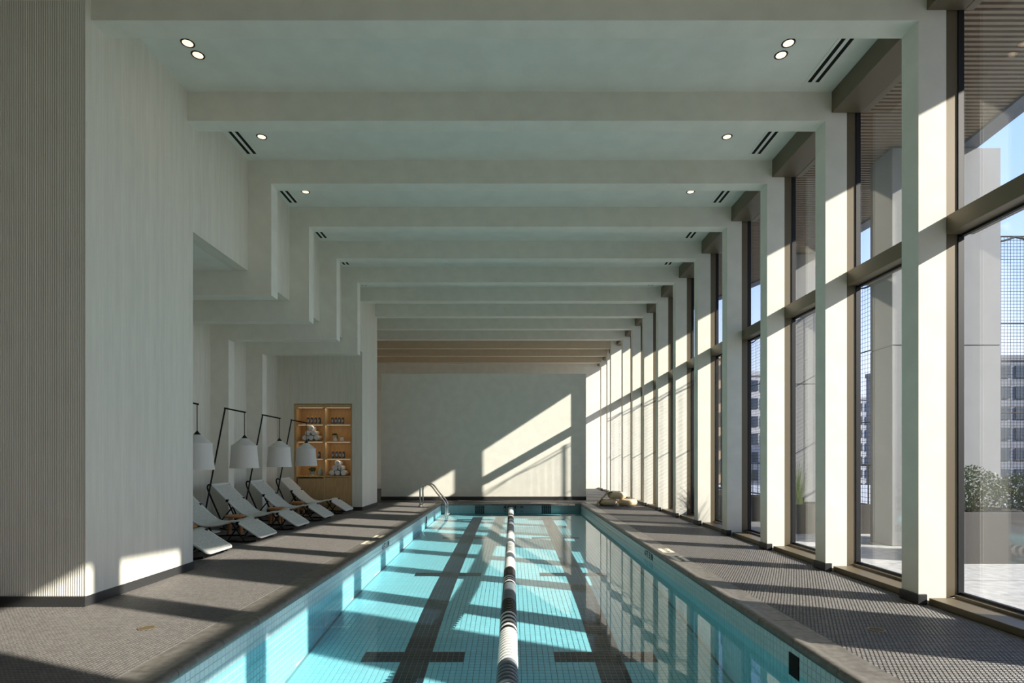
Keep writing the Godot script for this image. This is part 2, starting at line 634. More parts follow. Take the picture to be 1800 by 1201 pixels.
	g = G.new()
	bx(g, -3.64, WL + 0.009, 0, 0.08, 12.978, 12.99)
	bx(g, WL, WL + 0.009, 0, 0.08, 12.978, 14.435)
	bx(g, -5.35, -4.985, 0, 0.08, 12.978, 12.99)
	tag(put("baseboard_niche", g.mesh(), M.granite), "dark granite baseboard below the niche wall", "", "", "structure")
	g = G.new()
	for k in range(1, 6):
		bx(g, ALC, ALC + 0.01, 0, 0.08, maxf(fd(k) + FT + 0.02, 6.12), minf(fd(k + 1) - 0.02, 12.97))
	tag(put("baseboard_alcove", g.mesh(), M.granite), "dark granite baseboard along the alcove wall", "", "", "structure")
	tag(put("wall_switch", bmesh(ALC, ALC + 0.006, 1.54, 1.565, 12.45, 12.56, 0.002), M.ceramic_white), "small pale plate on the alcove wall by the shelving niche", "switch plate")

func multimesh(mesh: Mesh, xf: Array, cols: Array) -> MultiMesh:
	var mm := MultiMesh.new()
	mm.transform_format = MultiMesh.TRANSFORM_3D
	mm.use_colors = true
	mm.mesh = mesh
	mm.instance_count = xf.size()
	for i in xf.size():
		mm.set_instance_transform(i, xf[i])
		mm.set_instance_color(i, cols[i])
	return mm

func tile_mesh(w: float, l: float, h: float, b: float) -> ArrayMesh:
	# top face at y = 0, chamfered sides
	var g := G.new()
	var x := w / 2
	var z := l / 2
	var p := [Vector3(-x + b, 0, -z + b), Vector3(x - b, 0, -z + b), Vector3(x - b, 0, z - b), Vector3(-x + b, 0, z - b)]
	var q := [Vector3(-x, -h, -z), Vector3(x, -h, -z), Vector3(x, -h, z), Vector3(-x, -h, z)]
	g.quad(p[0], p[1], p[2], p[3], Vector3.UP)
	var ns := [Vector3(0, b, -h), Vector3(h, b, 0), Vector3(0, b, h), Vector3(-h, b, 0)]
	for i in 4:
		g.quad(p[i], p[(i + 1) % 4], q[(i + 1) % 4], q[i], ns[i].normalized())
	return g.mesh()

func stuff(called: String, mm: MultiMesh, m: Material, parent: Node, label: String) -> void:
	var o := MultiMeshInstance3D.new()
	o.name = called
	o.multimesh = mm
	o.material_override = m
	o.set_meta("kind", "stuff")
	o.set_meta("label", label)
	parent.add_child(o, true)

func deck_tiles(parent: Node) -> void:
	var p := 0.0262
	var xf := []
	var cols := []
	var areas := [[WL - 0.0, PL - 0.25, 2.2, PF + 0.25, 0], [ALC, WL, 6.11, 12.98, 0], [-5.0, WL, 2.2, 4.545, 0], [PR + 0.25, 3.385, 2.0, PF + 0.25, 1]]
	for a in areas:
		var nx := int((a[1] - a[0]) / p)
		var nz := int((a[3] - a[2]) / p)
		for j in nz:
			var off: float = 0.5 * p if a[4] == 1 and j % 2 == 1 else 0.0
			for i in nx:
				var x: float = a[0] + (i + 0.5) * p + off
				var d: float = a[2] + (j + 0.5) * p
				if x > a[1] - 0.3 * p:
					continue
				var s := 0.82 + 0.34 * rng.randf()
				var t := 0.04 * (rng.randf() - 0.5)
				xf.append(Transform3D(Basis.from_euler(Vector3(rng.randf_range(-0.02, 0.02), 0, rng.randf_range(-0.02, 0.02))), Vector3(x, rng.randf_range(-0.0004, 0.0004), -d)))
				cols.append(Color(s + t, s, s - t))
	stuff("mosaic_tile", multimesh(tile_mesh(0.0246, 0.0246, 0.006, 0.0042), xf, cols), M.deck_tile, parent, "small charcoal stone mosaic tiles")

# ---------------------------------------------------------------- glazing
func windows() -> void:
	for k in range(-5, 13):
		var a := fd(k) + FT
		var b := fd(k + 1)
		if k == 12:
			b = 22.4
		var w := thing("window_%d" % (k + 6), "tall bronze framed window bay between two portal columns", "", Vector3.ZERO, 0, "window bays", "structure")
		put("header", bmesh(3.367, 3.75, 4.828, CEIL, a, b, 0.003), M.bronze, w)
		put("transom", bmesh(COLR, 3.75, 3.006, 3.155, a - 0.0, b, 0.003), M.bronze, w)
		put("sill", bmesh(3.376, 3.75, 0, 0.055, a + 0.015, b - 0.015, 0.003), M.bronze, w)
		put("sill_rail", bmesh(3.59, 3.70, 0.055, 0.078, a, b, 0.002), M.bronze, w)
		if k < 12:
			put("mullion", bmesh(COLR, 3.672, 0.055, CEIL, b + 0.006, b + FT - 0.006, 0.002), M.bronze, w)
			put("gasket", bmesh(3.625, 3.672, 0.078, 4.828, b - 0.003, b + 0.0055), M.gasket, w)
		put("gasket", bmesh(3.640, 3.672, 0.078, 0.098, a, b - 0.003), M.gasket, w)
		put("gasket", bmesh(3.640, 3.672, 2.986, 3.006, a, b - 0.003), M.gasket, w)
		put("pane", bmesh(GLASS, GLASS + 0.012, 0.098, 2.986, a, b - 0.003), M.glass, w)
		put("pane", bmesh(GLASS, GLASS + 0.012, 3.155, 4.828, a, b - 0.003), M.glass, w)

# ---------------------------------------------------------------- pool
func apparent_depth(d: float) -> float:
	var t := [[0.0, 0.62], [4.0, 0.58], [5.14, 0.447], [6.2, 0.34], [7.26, 0.28], [8.72, 0.235], [10.23, 0.20], [13.0, 0.15], [16.0, 0.12]]
	# depth the floor seems to have: refraction is put into its shape
	for i in t.size() - 1:
		if d <= t[i + 1][0]:
			var along: float = (d - t[i][0]) / (t[i + 1][0] - t[i][0])
			return t[i][1] + (t[i + 1][1] - t[i][1]) * along
	return 0.12

func floor_y(d: float) -> float:
	return WATER - apparent_depth(d)

func pool() -> void:
	var g := G.new()
	var ba := thing("pool_basin", "aqua tiled lap pool basin with dark lane lines", "", Vector3.ZERO, 0, "", "structure")
	var o := 0.004
	bx(g, PL - 0.24, PL - o, -1.0, -0.046, PN - 0.24, PF + 0.24)
	bx(g, PR + o, PR + 0.24, -1.0, -0.046, PN - 0.24, PF + 0.24)
	bx(g, PL, PR, -1.0, -0.046, PF + o, PF + 0.24)
	bx(g, PL, PR, -1.0, -0.046, PN - 0.24, PN - o)
	put("wall_shell", g.mesh(), M.pool_grout_pale, ba)
	g = G.new()
	var poly := PackedVector2Array()
	for i in 31:
		var d := lerpf(PN, PF, i / 30.0)
		poly.append(Vector2(d, floor_y(d) - o))
	for i in 30:
		var a := poly[i]
		var b := poly[i + 1]
		var nn := Vector3(0, b.x - a.x, (b.y - a.y)).normalized()
		g.quad(Vector3(PL - 0.02, a.y, -a.x), Vector3(PR + 0.02, a.y, -a.x), Vector3(PR + 0.02, b.y, -b.x), Vector3(PL - 0.02, b.y, -b.x), nn)
		g.quad(Vector3(PL - 0.02, -1.0, -a.x), Vector3(PR + 0.02, -1.0, -a.x), Vector3(PR + 0.02, -1.0, -b.x), Vector3(PL - 0.02, -1.0, -b.x), Vector3.DOWN)
	put("floor_shell", g.mesh(), M.pool_grout, ba)
	# tiles
	var tm := tile_mesh(T - 0.005, T - 0.005, 0.004, 0.0012)
	var xl := []
	var cl := []
	var xd := []
	var cd := []
	var near_l := []
	var xw := []
	var cw := []
	var near_d := []
	var nx := int((PR - PL) / T)
	var mx := ((PR - PL) - nx * T) / 2
	var lanes := [-0.88, 0.86]
	var tees := [5.15, 7.87, 11.0, 13.85]
	var rows := int((PF - 2.4) / T)
	for j in rows:
		var d := 2.4 + (j + 0.5) * T
		var slope := (floor_y(d + 0.02) - floor_y(d - 0.02)) / 0.04
		var bs := Basis(Vector3.RIGHT, atan(slope))
		var tee := false
		for t in tees:
			if absf(d - t) < 2.05 * T:
				tee = true
		for i in nx:
			var x := PL + mx + (i + 0.5) * T
			var dark := false
			for lx in lanes:
				if absf(x - lx) < 2.55 * T and d < 14.4:
					dark = true
				if tee and absf(x - lx) < 9.05 * T:
					dark = true
			var firing := rng.randf_range(0.95, 1.03)
			var tr := Transform3D(bs, Vector3(x, floor_y(d), -d))
			if d > 4.62 and d < 4.62 + 4 * T:
				(near_d if dark else near_l).append([tr, firing])
			elif dark:
				xd.append(tr)
				cd.append(Color(firing, firing, firing))
			else:
				xl.append(tr)
				cl.append(Color(firing, firing, firing))
	var bands := [[PL, 1.0, 0], [PR, -1.0, 1]]
	for w in bands:
		var bw := Basis(Vector3(0, 0, 1), -PI / 2 * w[1])
		for j in rows:
			var d := 2.4 + (j + 0.5) * T
			for r in 14:
				var y := -0.048 - (r + 0.5) * T
				if y < floor_y(d) + 0.5 * T - 0.03:
					break
				var firing := rng.randf_range(0.95, 1.03)
				(xw if r < 3 else xl).append(Transform3D(bw, Vector3(w[0], y, -d)))
				(cw if r < 3 else cl).append(Color(firing, firing, firing))
	var be := Basis(Vector3.RIGHT, PI / 2)
	for i in nx:
		for r in 6:
			var x := PL + mx + (i + 0.5) * T
			var y := -0.048 - (r + 0.5) * T
			if y < floor_y(PF) + 0.5 * T - 0.03:
				break
			var dark := false
			for lx in [-0.86, 0.90]:
				if absf(x - lx) < 2.55 * T:
					dark = true
			var firing := rng.randf_range(0.95, 1.03)
			if dark:
				xd.append(Transform3D(be, Vector3(x, y, -PF)))
				cd.append(Color(firing, firing, firing))
			else:
				(xw if r < 3 else xl).append(Transform3D(be, Vector3(x, y, -PF)))
				(cw if r < 3 else cl).append(Color(firing, firing, firing))
	stuff("waterline_tile", multimesh(tm, xw, cw), M.waterline_tile, ba, "pale grey blue tiles along the waterline")
	stuff("aqua_tile", multimesh(tm, xl, cl), M.pool_tile, ba, "small square aqua pool tiles")
	stuff("lane_line_tile", multimesh(tm, xd, cd), M.pool_tile_dark, ba, "dark navy tiles of the lane lines")
	for q in near_l:
		put("tile", tm, M.pool_tile, ba).transform = q[0]
	for q in near_d:
		put("dark_tile", tm, M.pool_tile_dark, ba).transform = q[0]
	# skimmer mouths
	for s in [[PR, 3.62, -1.0, 0.13], [PL, 12.4, 1.0, 0.13]]:
		put("skimmer_mouth", bmesh(s[0] - 0.004, s[0] + 0.004, -0.235, -0.085, s[1], s[1] + s[3], 0.002), M.void_black, ba)
	# water
	g = G.new()
	g.quad(Vector3(PL, WATER, -PN), Vector3(PR, WATER, -PN), Vector3(PR, WATER, -PF), Vector3(PL, WATER, -PF), Vector3.UP)
	tag(put("pool_water", g.mesh(), M.water), "calm clear water filling the lap pool", "water", "", "stuff")
	# coping
	var co := thing("pool_coping", "rounded grey stone coping round the pool edge", "", Vector3.ZERO, 0, "", "structure")
	var prof := [[0.248, 0.0], [0.09, 0.0], [0.055, 0.007], [0.025, 0.017], [0.0, 0.017], [-0.016, 0.008], [-0.024, -0.008], [-0.022, -0.028], [-0.01, -0.042], [0.01, -0.046], [0.248, -0.046]]
	for s in [[PL, -1.0], [PR, 1.0]]:
		var pp := PackedVector2Array()
		for q in prof:
			pp.append(Vector2(s[0] + s[1] * q[0], q[1]))
		var gs := G.new()
		gs.prism(pp, -0.2475, 0.2475)
		smooth(gs, 10)
		var ms := gs.mesh()
		var d := PN + 0.25 + 0.06
		while d < PF:
			put("coping_stone", ms, M.coping, co, Vector3(0, 0, -d))
			d += 0.5
	for e2 in [[PF, -1.0], [PN, 1.0]]:
		var pp := PackedVector2Array()
		for q in prof:
			pp.append(Vector2(q[0], q[1]))
		var gs := G.new()
		gs.prism(pp, -0.2475, 0.2475)
		smooth(gs, 10)
		var ms := gs.mesh()
		var x := PL + 0.1
		while x < PR + 0.1:
			var st := put("coping_stone", ms, M.coping, co, Vector3(x, 0, -e2[0]))
			st.rotation.y = PI / 2 * (-e2[1]) * -1.0
			x += 0.5
	for cx in [[PL - 0.248, PL - 0.14], [PR + 0.08, PR + 0.248]]:
		put("coping_corner", bmesh(cx[0], cx[1], -0.046, 0.0, PF + 0.06, PF + 0.248, 0.003), M.coping, co)

func smooth(g: G, count: int) -> void:
	# softens the normals of neighbouring side faces of a prism (used for the rounded coping)
	var acc := {}
	for i in g.v.size():
		if absf(g.n[i].z) > 0.5:
			continue
		var key := Vector3i((g.v[i] * 10000.0).round())
		acc[key] = acc.get(key, Vector3.ZERO) + g.n[i]
	for i in g.v.size():
		if absf(g.n[i].z) > 0.5:
			continue
		var a: Vector3 = acc[Vector3i((g.v[i] * 10000.0).round())].normalized()
		if a.dot(g.n[i]) > 0.8:
			g.n[i] = a

# ---------------------------------------------------------------- ceiling
func ceiling_fittings() -> void:
	# slot diffusers
	for k in range(0, 8):
		for side in [[3.03, "beside the window header"], [-3.35, "beside the plaster wall"]]:
			if side[0] < 0 and not k in [1, 2, 3, 4, 5]:
				continue
			var d := fd(k) + FT + 0.03
			var t := thing("ceiling_diffuser", "white linear ceiling vent with two black slots " + side[1], "vent", Vector3(side[0], CEIL, -d), 0, "slot vents " + side[1])
			put("plate", bmesh(-0.03, 0.145, -0.005, 0.0, 0.0, 1.0, 0.002), M.ceiling_paint, t)
			for x in [0.0, 0.077]:
				put("slot", bmesh(x, x + 0.038, -0.0065, -0.0045, 0.02, 0.98), M.void_black, t)
	# downlights
	var spots := [[-3.016, 5.291, 1], [-3.007, 5.447, 1], [2.571, 5.291, 2], [2.576, 5.447, 2], [-3.005, 6.83, 3], [2.582, 6.83, 4], [-2.99, 8.24, 3], [2.587, 8.24, 4]]
	var labels := ["", "round lit downlight, one of a close pair near the plaster wall", "round lit downlight, one of a close pair near the window wall", "single round lit downlight near the plaster wall", "single round lit downlight near the window wall"]
	for s in spots:
		var t := thing("downlight", labels[s[2]], "light", Vector3(s[0], CEIL, -s[1]), 0, labels[s[2]].replace("round lit downlight", "downlights"))
		var g := G.new()
		g.lathe([Vector2(0.046, -0.002), Vector2(0.052, -0.006), Vector2(0.06, -0.004), Vector2(0.062, 0.0)], 24)
		put("trim_ring", g.mesh(), M.black_steel, t)
		g = G.new()
		g.lathe([Vector2(0.0, -0.004), Vector2(0.046, -0.003)], 24)
		put("lens", g.mesh(), M.lens, t)
		var l := SpotLight3D.new()
		l.name = "lamp"
		l.position = Vector3(0, -0.02, 0)
		l.rotation.x = -PI / 2
		l.light_color = Color(1.0, 0.86, 0.70)
		l.light_energy = 0.012
		l.spot_angle = 50
		l.spot_range = 12
		l.spot_attenuation = 2.0
		l.light_size = 0.045
		l.shadow_enabled = true
		t.add_child(l)

# ---------------------------------------------------------------- terrace outside
func exterior() -> void:
	var g: G
	var te := put("terrace", bmesh(3.76, 17.0, -0.4, -0.02, -8.0, 26.0), M.terrace)  # outer part added out of view to bounce light into the hall
	tag(te, "pale concrete terrace outside the windows", "", "", "structure")
	for d in [-3.0, 0.0, 3.0, 5.6, 8.6, 11.6, 14.6, 17.6]:
		put("joint", bmesh(3.76, 17.0, -0.0215, -0.0195, d, d + 0.008), M.void_black, te)
	# canopy
	var ca := thing("canopy", "timber slatted canopy over the terrace", "canopy", Vector3.ZERO, 0, "", "structure")
	# the outer edge bows away from the windows and comes back at the far end
	var edge := [[-5.0, 5.0], [3.5, 5.93], [10.1, 6.67], [12.9, 6.44], [14.5, 5.95], [16.1, 5.34], [18.0, 4.6], [20.0, 3.85]]
	var ex := func(d: float) -> float:
		for i in edge.size() - 1:
			if d <= edge[i + 1][0]:
				return lerpf(edge[i][1], edge[i + 1][1], (d - edge[i][0]) / (edge[i + 1][0] - edge[i][0]))
		return 3.85
	# horizontal slab: outline in (x, d) between two heights
	var slab := func(outline: PackedVector2Array, y0: float, y1: float) -> ArrayMesh:
		var q := G.new()
		var tr := Geometry2D.triangulate_polygon(outline)
		for i in range(0, tr.size(), 3):
			for y in [[y0, Vector3.DOWN], [y1, Vector3.UP]]:
				var p := []
				for j in 3:
					p.append(Vector3(outline[tr[i + j]].x, y[0], -outline[tr[i + j]].y))
				q.tri(p[0], p[1], p[2], y[1])
		var cw := Geometry2D.is_polygon_clockwise(outline)
		for i in outline.size():
			var u := outline[i]
			var w := outline[(i + 1) % outline.size()]
			var e := (w - u).normalized()
			var nn := Vector3(-e.y, 0, -e.x) if cw else Vector3(e.y, 0, e.x)
			q.quad(Vector3(u.x, y0, -u.y), Vector3(w.x, y0, -w.y), Vector3(w.x, y1, -w.y), Vector3(u.x, y1, -u.y), nn)
		return q.mesh()
	var roof := PackedVector2Array([Vector2(3.75, -5.0)])
	for p in edge:
		roof.append(Vector2(p[1] - 0.05, p[0]))
	put("roof_deck", slab.call(roof, 5.56, 5.62), M.canopy_board, ca)
	for i in edge.size() - 1:
		var fo := PackedVector2Array([Vector2(edge[i][1] - 0.25, edge[i][0]), Vector2(edge[i][1], edge[i][0]), Vector2(edge[i + 1][1], edge[i + 1][0]), Vector2(edge[i + 1][1] - 0.25, edge[i + 1][0])])
		put("fascia", slab.call(fo, 5.47, 5.64), M.building_blue, ca)
	put("parapet_wall", bmesh(3.70, 3.76, 5.05, 5.62, -5.0, 22.7), M.building_blue, ca)
	var sl := bmesh(0.0, 1.0, 5.505, 5.54, -0.018, 0.018)
	var d0 := 2.0
	while d0 < 18.5:
		put("slat", sl, M.slat, ca, Vector3(3.76, 0, -d0)).scale.x = ex.call(d0) - 0.25 - 3.76
		d0 += 0.0715
	put("slat_field", bmesh(3.76, 4.75, 5.505, 5.54, -5.0, 1.95), M.slat, ca)
	# concrete piers
	for p in [[5.23, 6.73, 2.30, 2.78, "concrete pier standing on the terrace beyond the nearest window bays"], [5.23, 6.73, 7.83, 8.31, "broad grey concrete pier behind the boxwood planter"], [5.9, 7.2, 11.9, 12.38, "grey concrete pier behind the netting and tall grass"]]:
		var pr := put("concrete_pier", bmesh(p[0], p[1], -0.02, 2.735, p[2], p[3], 0.006), M.concrete)
		put("upper_block", bmesh(p[0], p[1], 2.750, 5.465, p[2], p[3], 0.006), M.concrete, pr)
		put("joint_core", bmesh(p[0] + 0.01, p[1] - 0.01, 2.72, 2.76, p[2] + 0.01, p[3] - 0.01), M.granite, pr)
		tag(pr, p[4], "pier", "", "structure")
	# planters
	var plan := [[5.10, 6.6, 6.5, 7.2, 0.57, "dark planter box holding the clipped boxwood shrub"], [4.25, 5.8, 9.1, 9.7, 0.45, "dark planter box with tall grass between the two piers"], [4.1, 5.6, 10.9, 11.6, 0.45, "dark planter box with tall grass in front of the second pier"], [4.3, 5.4, 13.4, 16.5, 0.45, "long dark planter box with tall grass past the piers"]]
	for q in plan:
		var t := thing("planter_box", q[5], "planter", Vector3.ZERO, 0, "")
		g = G.new()
		bx(g, q[0], q[1], -0.02, q[4], q[2], q[2] + 0.04, 0.004)
		bx(g, q[0], q[1], -0.02, q[4], q[3] - 0.04, q[3], 0.004)
		bx(g, q[0], q[0] + 0.04, -0.02, q[4], q[2], q[3], 0.004)
		bx(g, q[1] - 0.04, q[1], -0.02, q[4], q[2], q[3], 0.004)
		put("box", g.mesh(), M.planter, t)
		put("soil", bmesh(q[0] + 0.03, q[1] - 0.03, 0.0, q[4] - 0.04, q[2] + 0.03, q[3] - 0.03), M.soil, t)
	shrub(Vector3(5.5, 0.53, -6.85), 0.36, 0.55, "rounded boxwood shrub near the end of its planter")
	shrub(Vector3(6.2, 0.53, -6.85), 0.34, 0.48, "rounded boxwood shrub at the outer end of its planter")
	var gi := 0
	for q in [[4.62, 9.4], [5.42, 9.4], [4.48, 11.25], [5.25, 11.25], [4.85, 14.0], [4.85, 15.4]]:
		var wh: String = ["between the two piers", "in front of the second pier", "past the piers"][int(gi / 2.0)]
		grass(Vector3(q[0], 0.41, -q[1]), "clump of tall green grass in the planter " + wh, "tall grass " + wh)
		gi += 1
	# safety net
	var nt := thing("safety_net", "black knotted safety net hung along the terrace edge", "net")
	net_panel(nt, Vector3(7.0, 0, -8.9), Vector3(9.5, 0, -8.9), 4.66, 0.05)
	net_panel(nt, Vector3(7.0, 0, -8.9), Vector3(7.0, 0, -19.0), 4.66, 0.085)
	for p in [Vector3(7.0, 0, -8.9), Vector3(7.0, 0, -14.0), Vector3(7.0, 0, -19.0), Vector3(9.5, 0, -8.9)]:
		g = G.new()
		g.tube([p - Vector3(0, 0.02, 0), p + Vector3(0, 4.7, 0)], 0.03, 10)
		put("post", g.mesh(), M.black_steel, nt)
	# railing at the terrace edge
	var ra := thing("terrace_railing", "dark steel railing along the terrace edge behind the net", "railing")
	for y in [1.05, 0.15]:
		g = G.new()
		g.tube([Vector3(7.3, y, -9.1), Vector3(7.3, y, -20)], 0.025, 8)
		put("rail", g.mesh(), M.black_steel, ra)
	var dd := 9.2
	while dd < 20:
		g = G.new()
		g.tube([Vector3(7.3, -0.02, -dd), Vector3(7.3, 1.05, -dd)], 0.012, 6)
		put("baluster", g.mesh(), M.black_steel, ra)
		dd += 0.35

func net_panel(parent: Node, a: Vector3, b: Vector3, h: float, cell: float) -> void:
	var g := G.new()
	var l := (b - a).length()
	var dir := (b - a) / l
	var nrm := dir.cross(Vector3.UP)
	var r := 0.0035
	var nx := int(l / cell)
	var ny := int((h - 0.3) / cell)
	for i in nx + 1:
		var p := a + dir * (i * cell)
		for s in [dir, nrm]:
			g.quad(p - s * r + Vector3.UP * 0.25, p + s * r + Vector3.UP * 0.25, p + s * r + Vector3.UP * h, p - s * r + Vector3.UP * h)
	for j in ny + 1:
		var y := 0.25 + j * cell
		for s in [Vector3.UP, nrm]:
			g.quad(a - s * r + Vector3.UP * y, a + s * r + Vector3.UP * y, b + s * r + Vector3.UP * y, b - s * r + Vector3.UP * y)
	var o := put("netting", g.mesh(), M.net, parent)
	o.set_meta("kind", "stuff")
	# scalloped rope along the top
	var pts := []
	var m := maxi(6, int(l / 0.12))
	for i in m + 1:
		var t := float(i) / m
		pts.append(a + dir * l * t + Vector3.UP * (h - 0.10 * absf(sin(t * l / 0.9 * PI))))
	g = G.new()
	g.tube(pts, 0.016, 6)
	g.tube([a + Vector3.UP * h, b + Vector3.UP * h], 0.012, 6)
	put("rope", g.mesh(), M.net, parent)
	for y in [1.9, 3.3]:
		g = G.new()
		g.tube([a + Vector3.UP * y, b + Vector3.UP * y], 0.012, 6)
		put("cable", g.mesh(), M.net, parent)

func shrub(at: Vector3, r: float, h: float, label: String) -> void:
	var t := thing("boxwood_shrub", label, "shrub", at)
	var g := G.new()
	for i in 2600:
		var dir := Vector3(rng.randfn(), rng.randfn(), rng.randfn()).normalized()
		var q := pow(rng.randf(), 0.25)
		var c := Vector3(dir.x * r * q, h * 0.5 + dir.y * h * 0.55 * q, dir.z * r * q)
		if c.y < 0.04:
			c.y = 0.04 + rng.randf() * 0.1
		var n := (dir + 0.8 * Vector3(rng.randfn(), rng.randfn(), rng.randfn())).normalized()
		var u := n.cross(Vector3(rng.randfn(), rng.randfn(), rng.randfn())).normalized()
		var w := n.cross(u)
		var s := rng.randf_range(0.012, 0.024)
		g.quad(c - u * s, c - w * s * 0.55, c + u * s, c + w * s * 0.55, n)
	put("foliage", g.mesh(), M.hedge_leaf, t).set_meta("kind", "stuff")
	g = G.new()
	for i in 7:
		var a := TAU * i / 7
		g.tube([Vector3(0, -0.05, 0), Vector3(cos(a) * r * 0.2, h * 0.25, sin(a) * r * 0.2), Vector3(cos(a) * r * 0.6, h * 0.6, sin(a) * r * 0.6)], 0.008, 5)
	put("stem", g.mesh(), M.stem, t)

func grass(at: Vector3, label: String, group: String) -> void:
	var t := thing("grass_clump", label, "grass", at, 0, group)
	var g := G.new()
	for i in 420:
		var a := rng.randf() * TAU
		var rr := 0.15 * sqrt(rng.randf())
		var p := Vector3(cos(a) * rr * 1.3, -0.04, sin(a) * rr)
		var lean := Vector3(cos(a), 0, sin(a)) * rng.randf_range(0.03, 0.2)
		var hh := rng.randf_range(0.45, 0.95)
		var wd := Vector3(-sin(a), 0, cos(a)) * 0.0035
		var prev := p
		for s in 4:
			var q := (s + 1) / 4.0
			var nx := p + Vector3(0, hh * (q - 0.18 * q * q), 0) + lean * q * q
			var w0 := 1.0 - 0.8 * (q - 0.25)
			var w1 := 1.0 - 0.8 * q
			g.quad(prev - wd * w0, prev + wd * w0, nx + wd * w1, nx - wd * w1)
			prev = nx
	put("blades", g.mesh(), M.grass_blade, t).set_meta("kind", "stuff")

func far_city() -> void:
	tag(put("city_ground", bmesh(-50, 260, -61, -60, -60, 320), M.city_ground), "grey city ground far below the terrace", "", "", "structure")
	# x0, x1, top, d0, d1, wall, columns, rows, label
	var list := [
		[34.0, 46.0, 14.6, 92.0, 106.0, "building_pale", 8, 14, "pale office block with a grid of dark windows"],
		[61.0, 82.0, 15.0, 80.0, 98.0, "building_blue", 9, 12, "blue grey tower block beyond the boxwood planter"],
		[72.0, 86.0, 14.0, 124.0, 140.0, "building_pale", 6, 9, "distant pale block seen between pier and netting"],
		[24.5, 28.5, 13.5, 70.0, 80.0, "building_tan", 4, 14, "narrow tan building with balcony windows"],
	]
	for b in list:
		var t := thing("city_building", b[8], "building", Vector3.ZERO)
		put("wall", bmesh(b[0], b[1], -60, b[2], b[3], b[4]), M[b[5]], t)
		put("roof_parapet", bmesh(b[0] - 0.2, b[1] + 0.2, b[2], b[2] + 0.7, b[3] - 0.2, b[4]), M[b[5]], t)
		var cw: float = (b[1] - b[0]) / b[6]
		var pane := bmesh(-cw * 0.33, cw * 0.33, -0.85, 0.85, -0.15, 0.05)
		for i in b[6]:
			for j in b[7]:
				put("window", pane, M.building_pane, t, Vector3(b[0] + (i + 0.5) * cw, b[2] - 1.6 - j * 2.9, -b[3]))

# ---------------------------------------------------------------- shelving niche
func towel_mesh(r: float, l: float) -> ArrayMesh:
	# a rolled towel along z: spiral band with a visible end
	var g := G.new()
	var turns := 3.4
	var th := r / (turns + 0.6)
	var st := 68
	var rows_o := []
	var nr := []
	var ring_a := []
	var ring_b := []
	for i in st + 1:
		var t := float(i) / st
		var a := TAU * turns * t + 0.7
		var rad := th * 0.55 + (r - th * 0.55) * t
		var d := Vector3(cos(a), sin(a), 0)
		ring_a.append(d * rad)
		ring_b.append(d * maxf(0.0, rad - th * 0.95))
	for i in st:
		var a0: Vector3 = ring_a[i]
		var a1: Vector3 = ring_a[i + 1]
		var b0: Vector3 = ring_b[i]
		var b1: Vector3 = ring_b[i + 1]
		var dz := Vector3(0, 0, l / 2)
		var k := 0.004
		var ins := Vector3(0, 0, -k)
		var nn := ((a0 + a1) / 2).normalized()
		g.quad(a0 + dz + ins, a1 + dz + ins, a1 - dz, a0 - dz, nn)
		var am0 := a0.lerp(b0, 0.25)
		var am1 := a1.lerp(b1, 0.25)
		var bm0 := a0.lerp(b0, 0.75)
		var bm1 := a1.lerp(b1, 0.75)
		g.quad(a0 + dz + ins, a1 + dz + ins, am1 + dz, am0 + dz, (nn + Vector3(0, 0, 1)).normalized())
		g.quad(am0 + dz, am1 + dz, bm1 + dz, bm0 + dz, Vector3(0, 0, 1))
		g.quad(bm0 + dz, bm1 + dz, b1 + dz + ins, b0 + dz + ins, (-nn + Vector3(0, 0, 1)).normalized())
		g.quad(a0 - dz, a1 - dz, b1 - dz, b0 - dz, Vector3(0, 0, -1))
	return g.mesh()

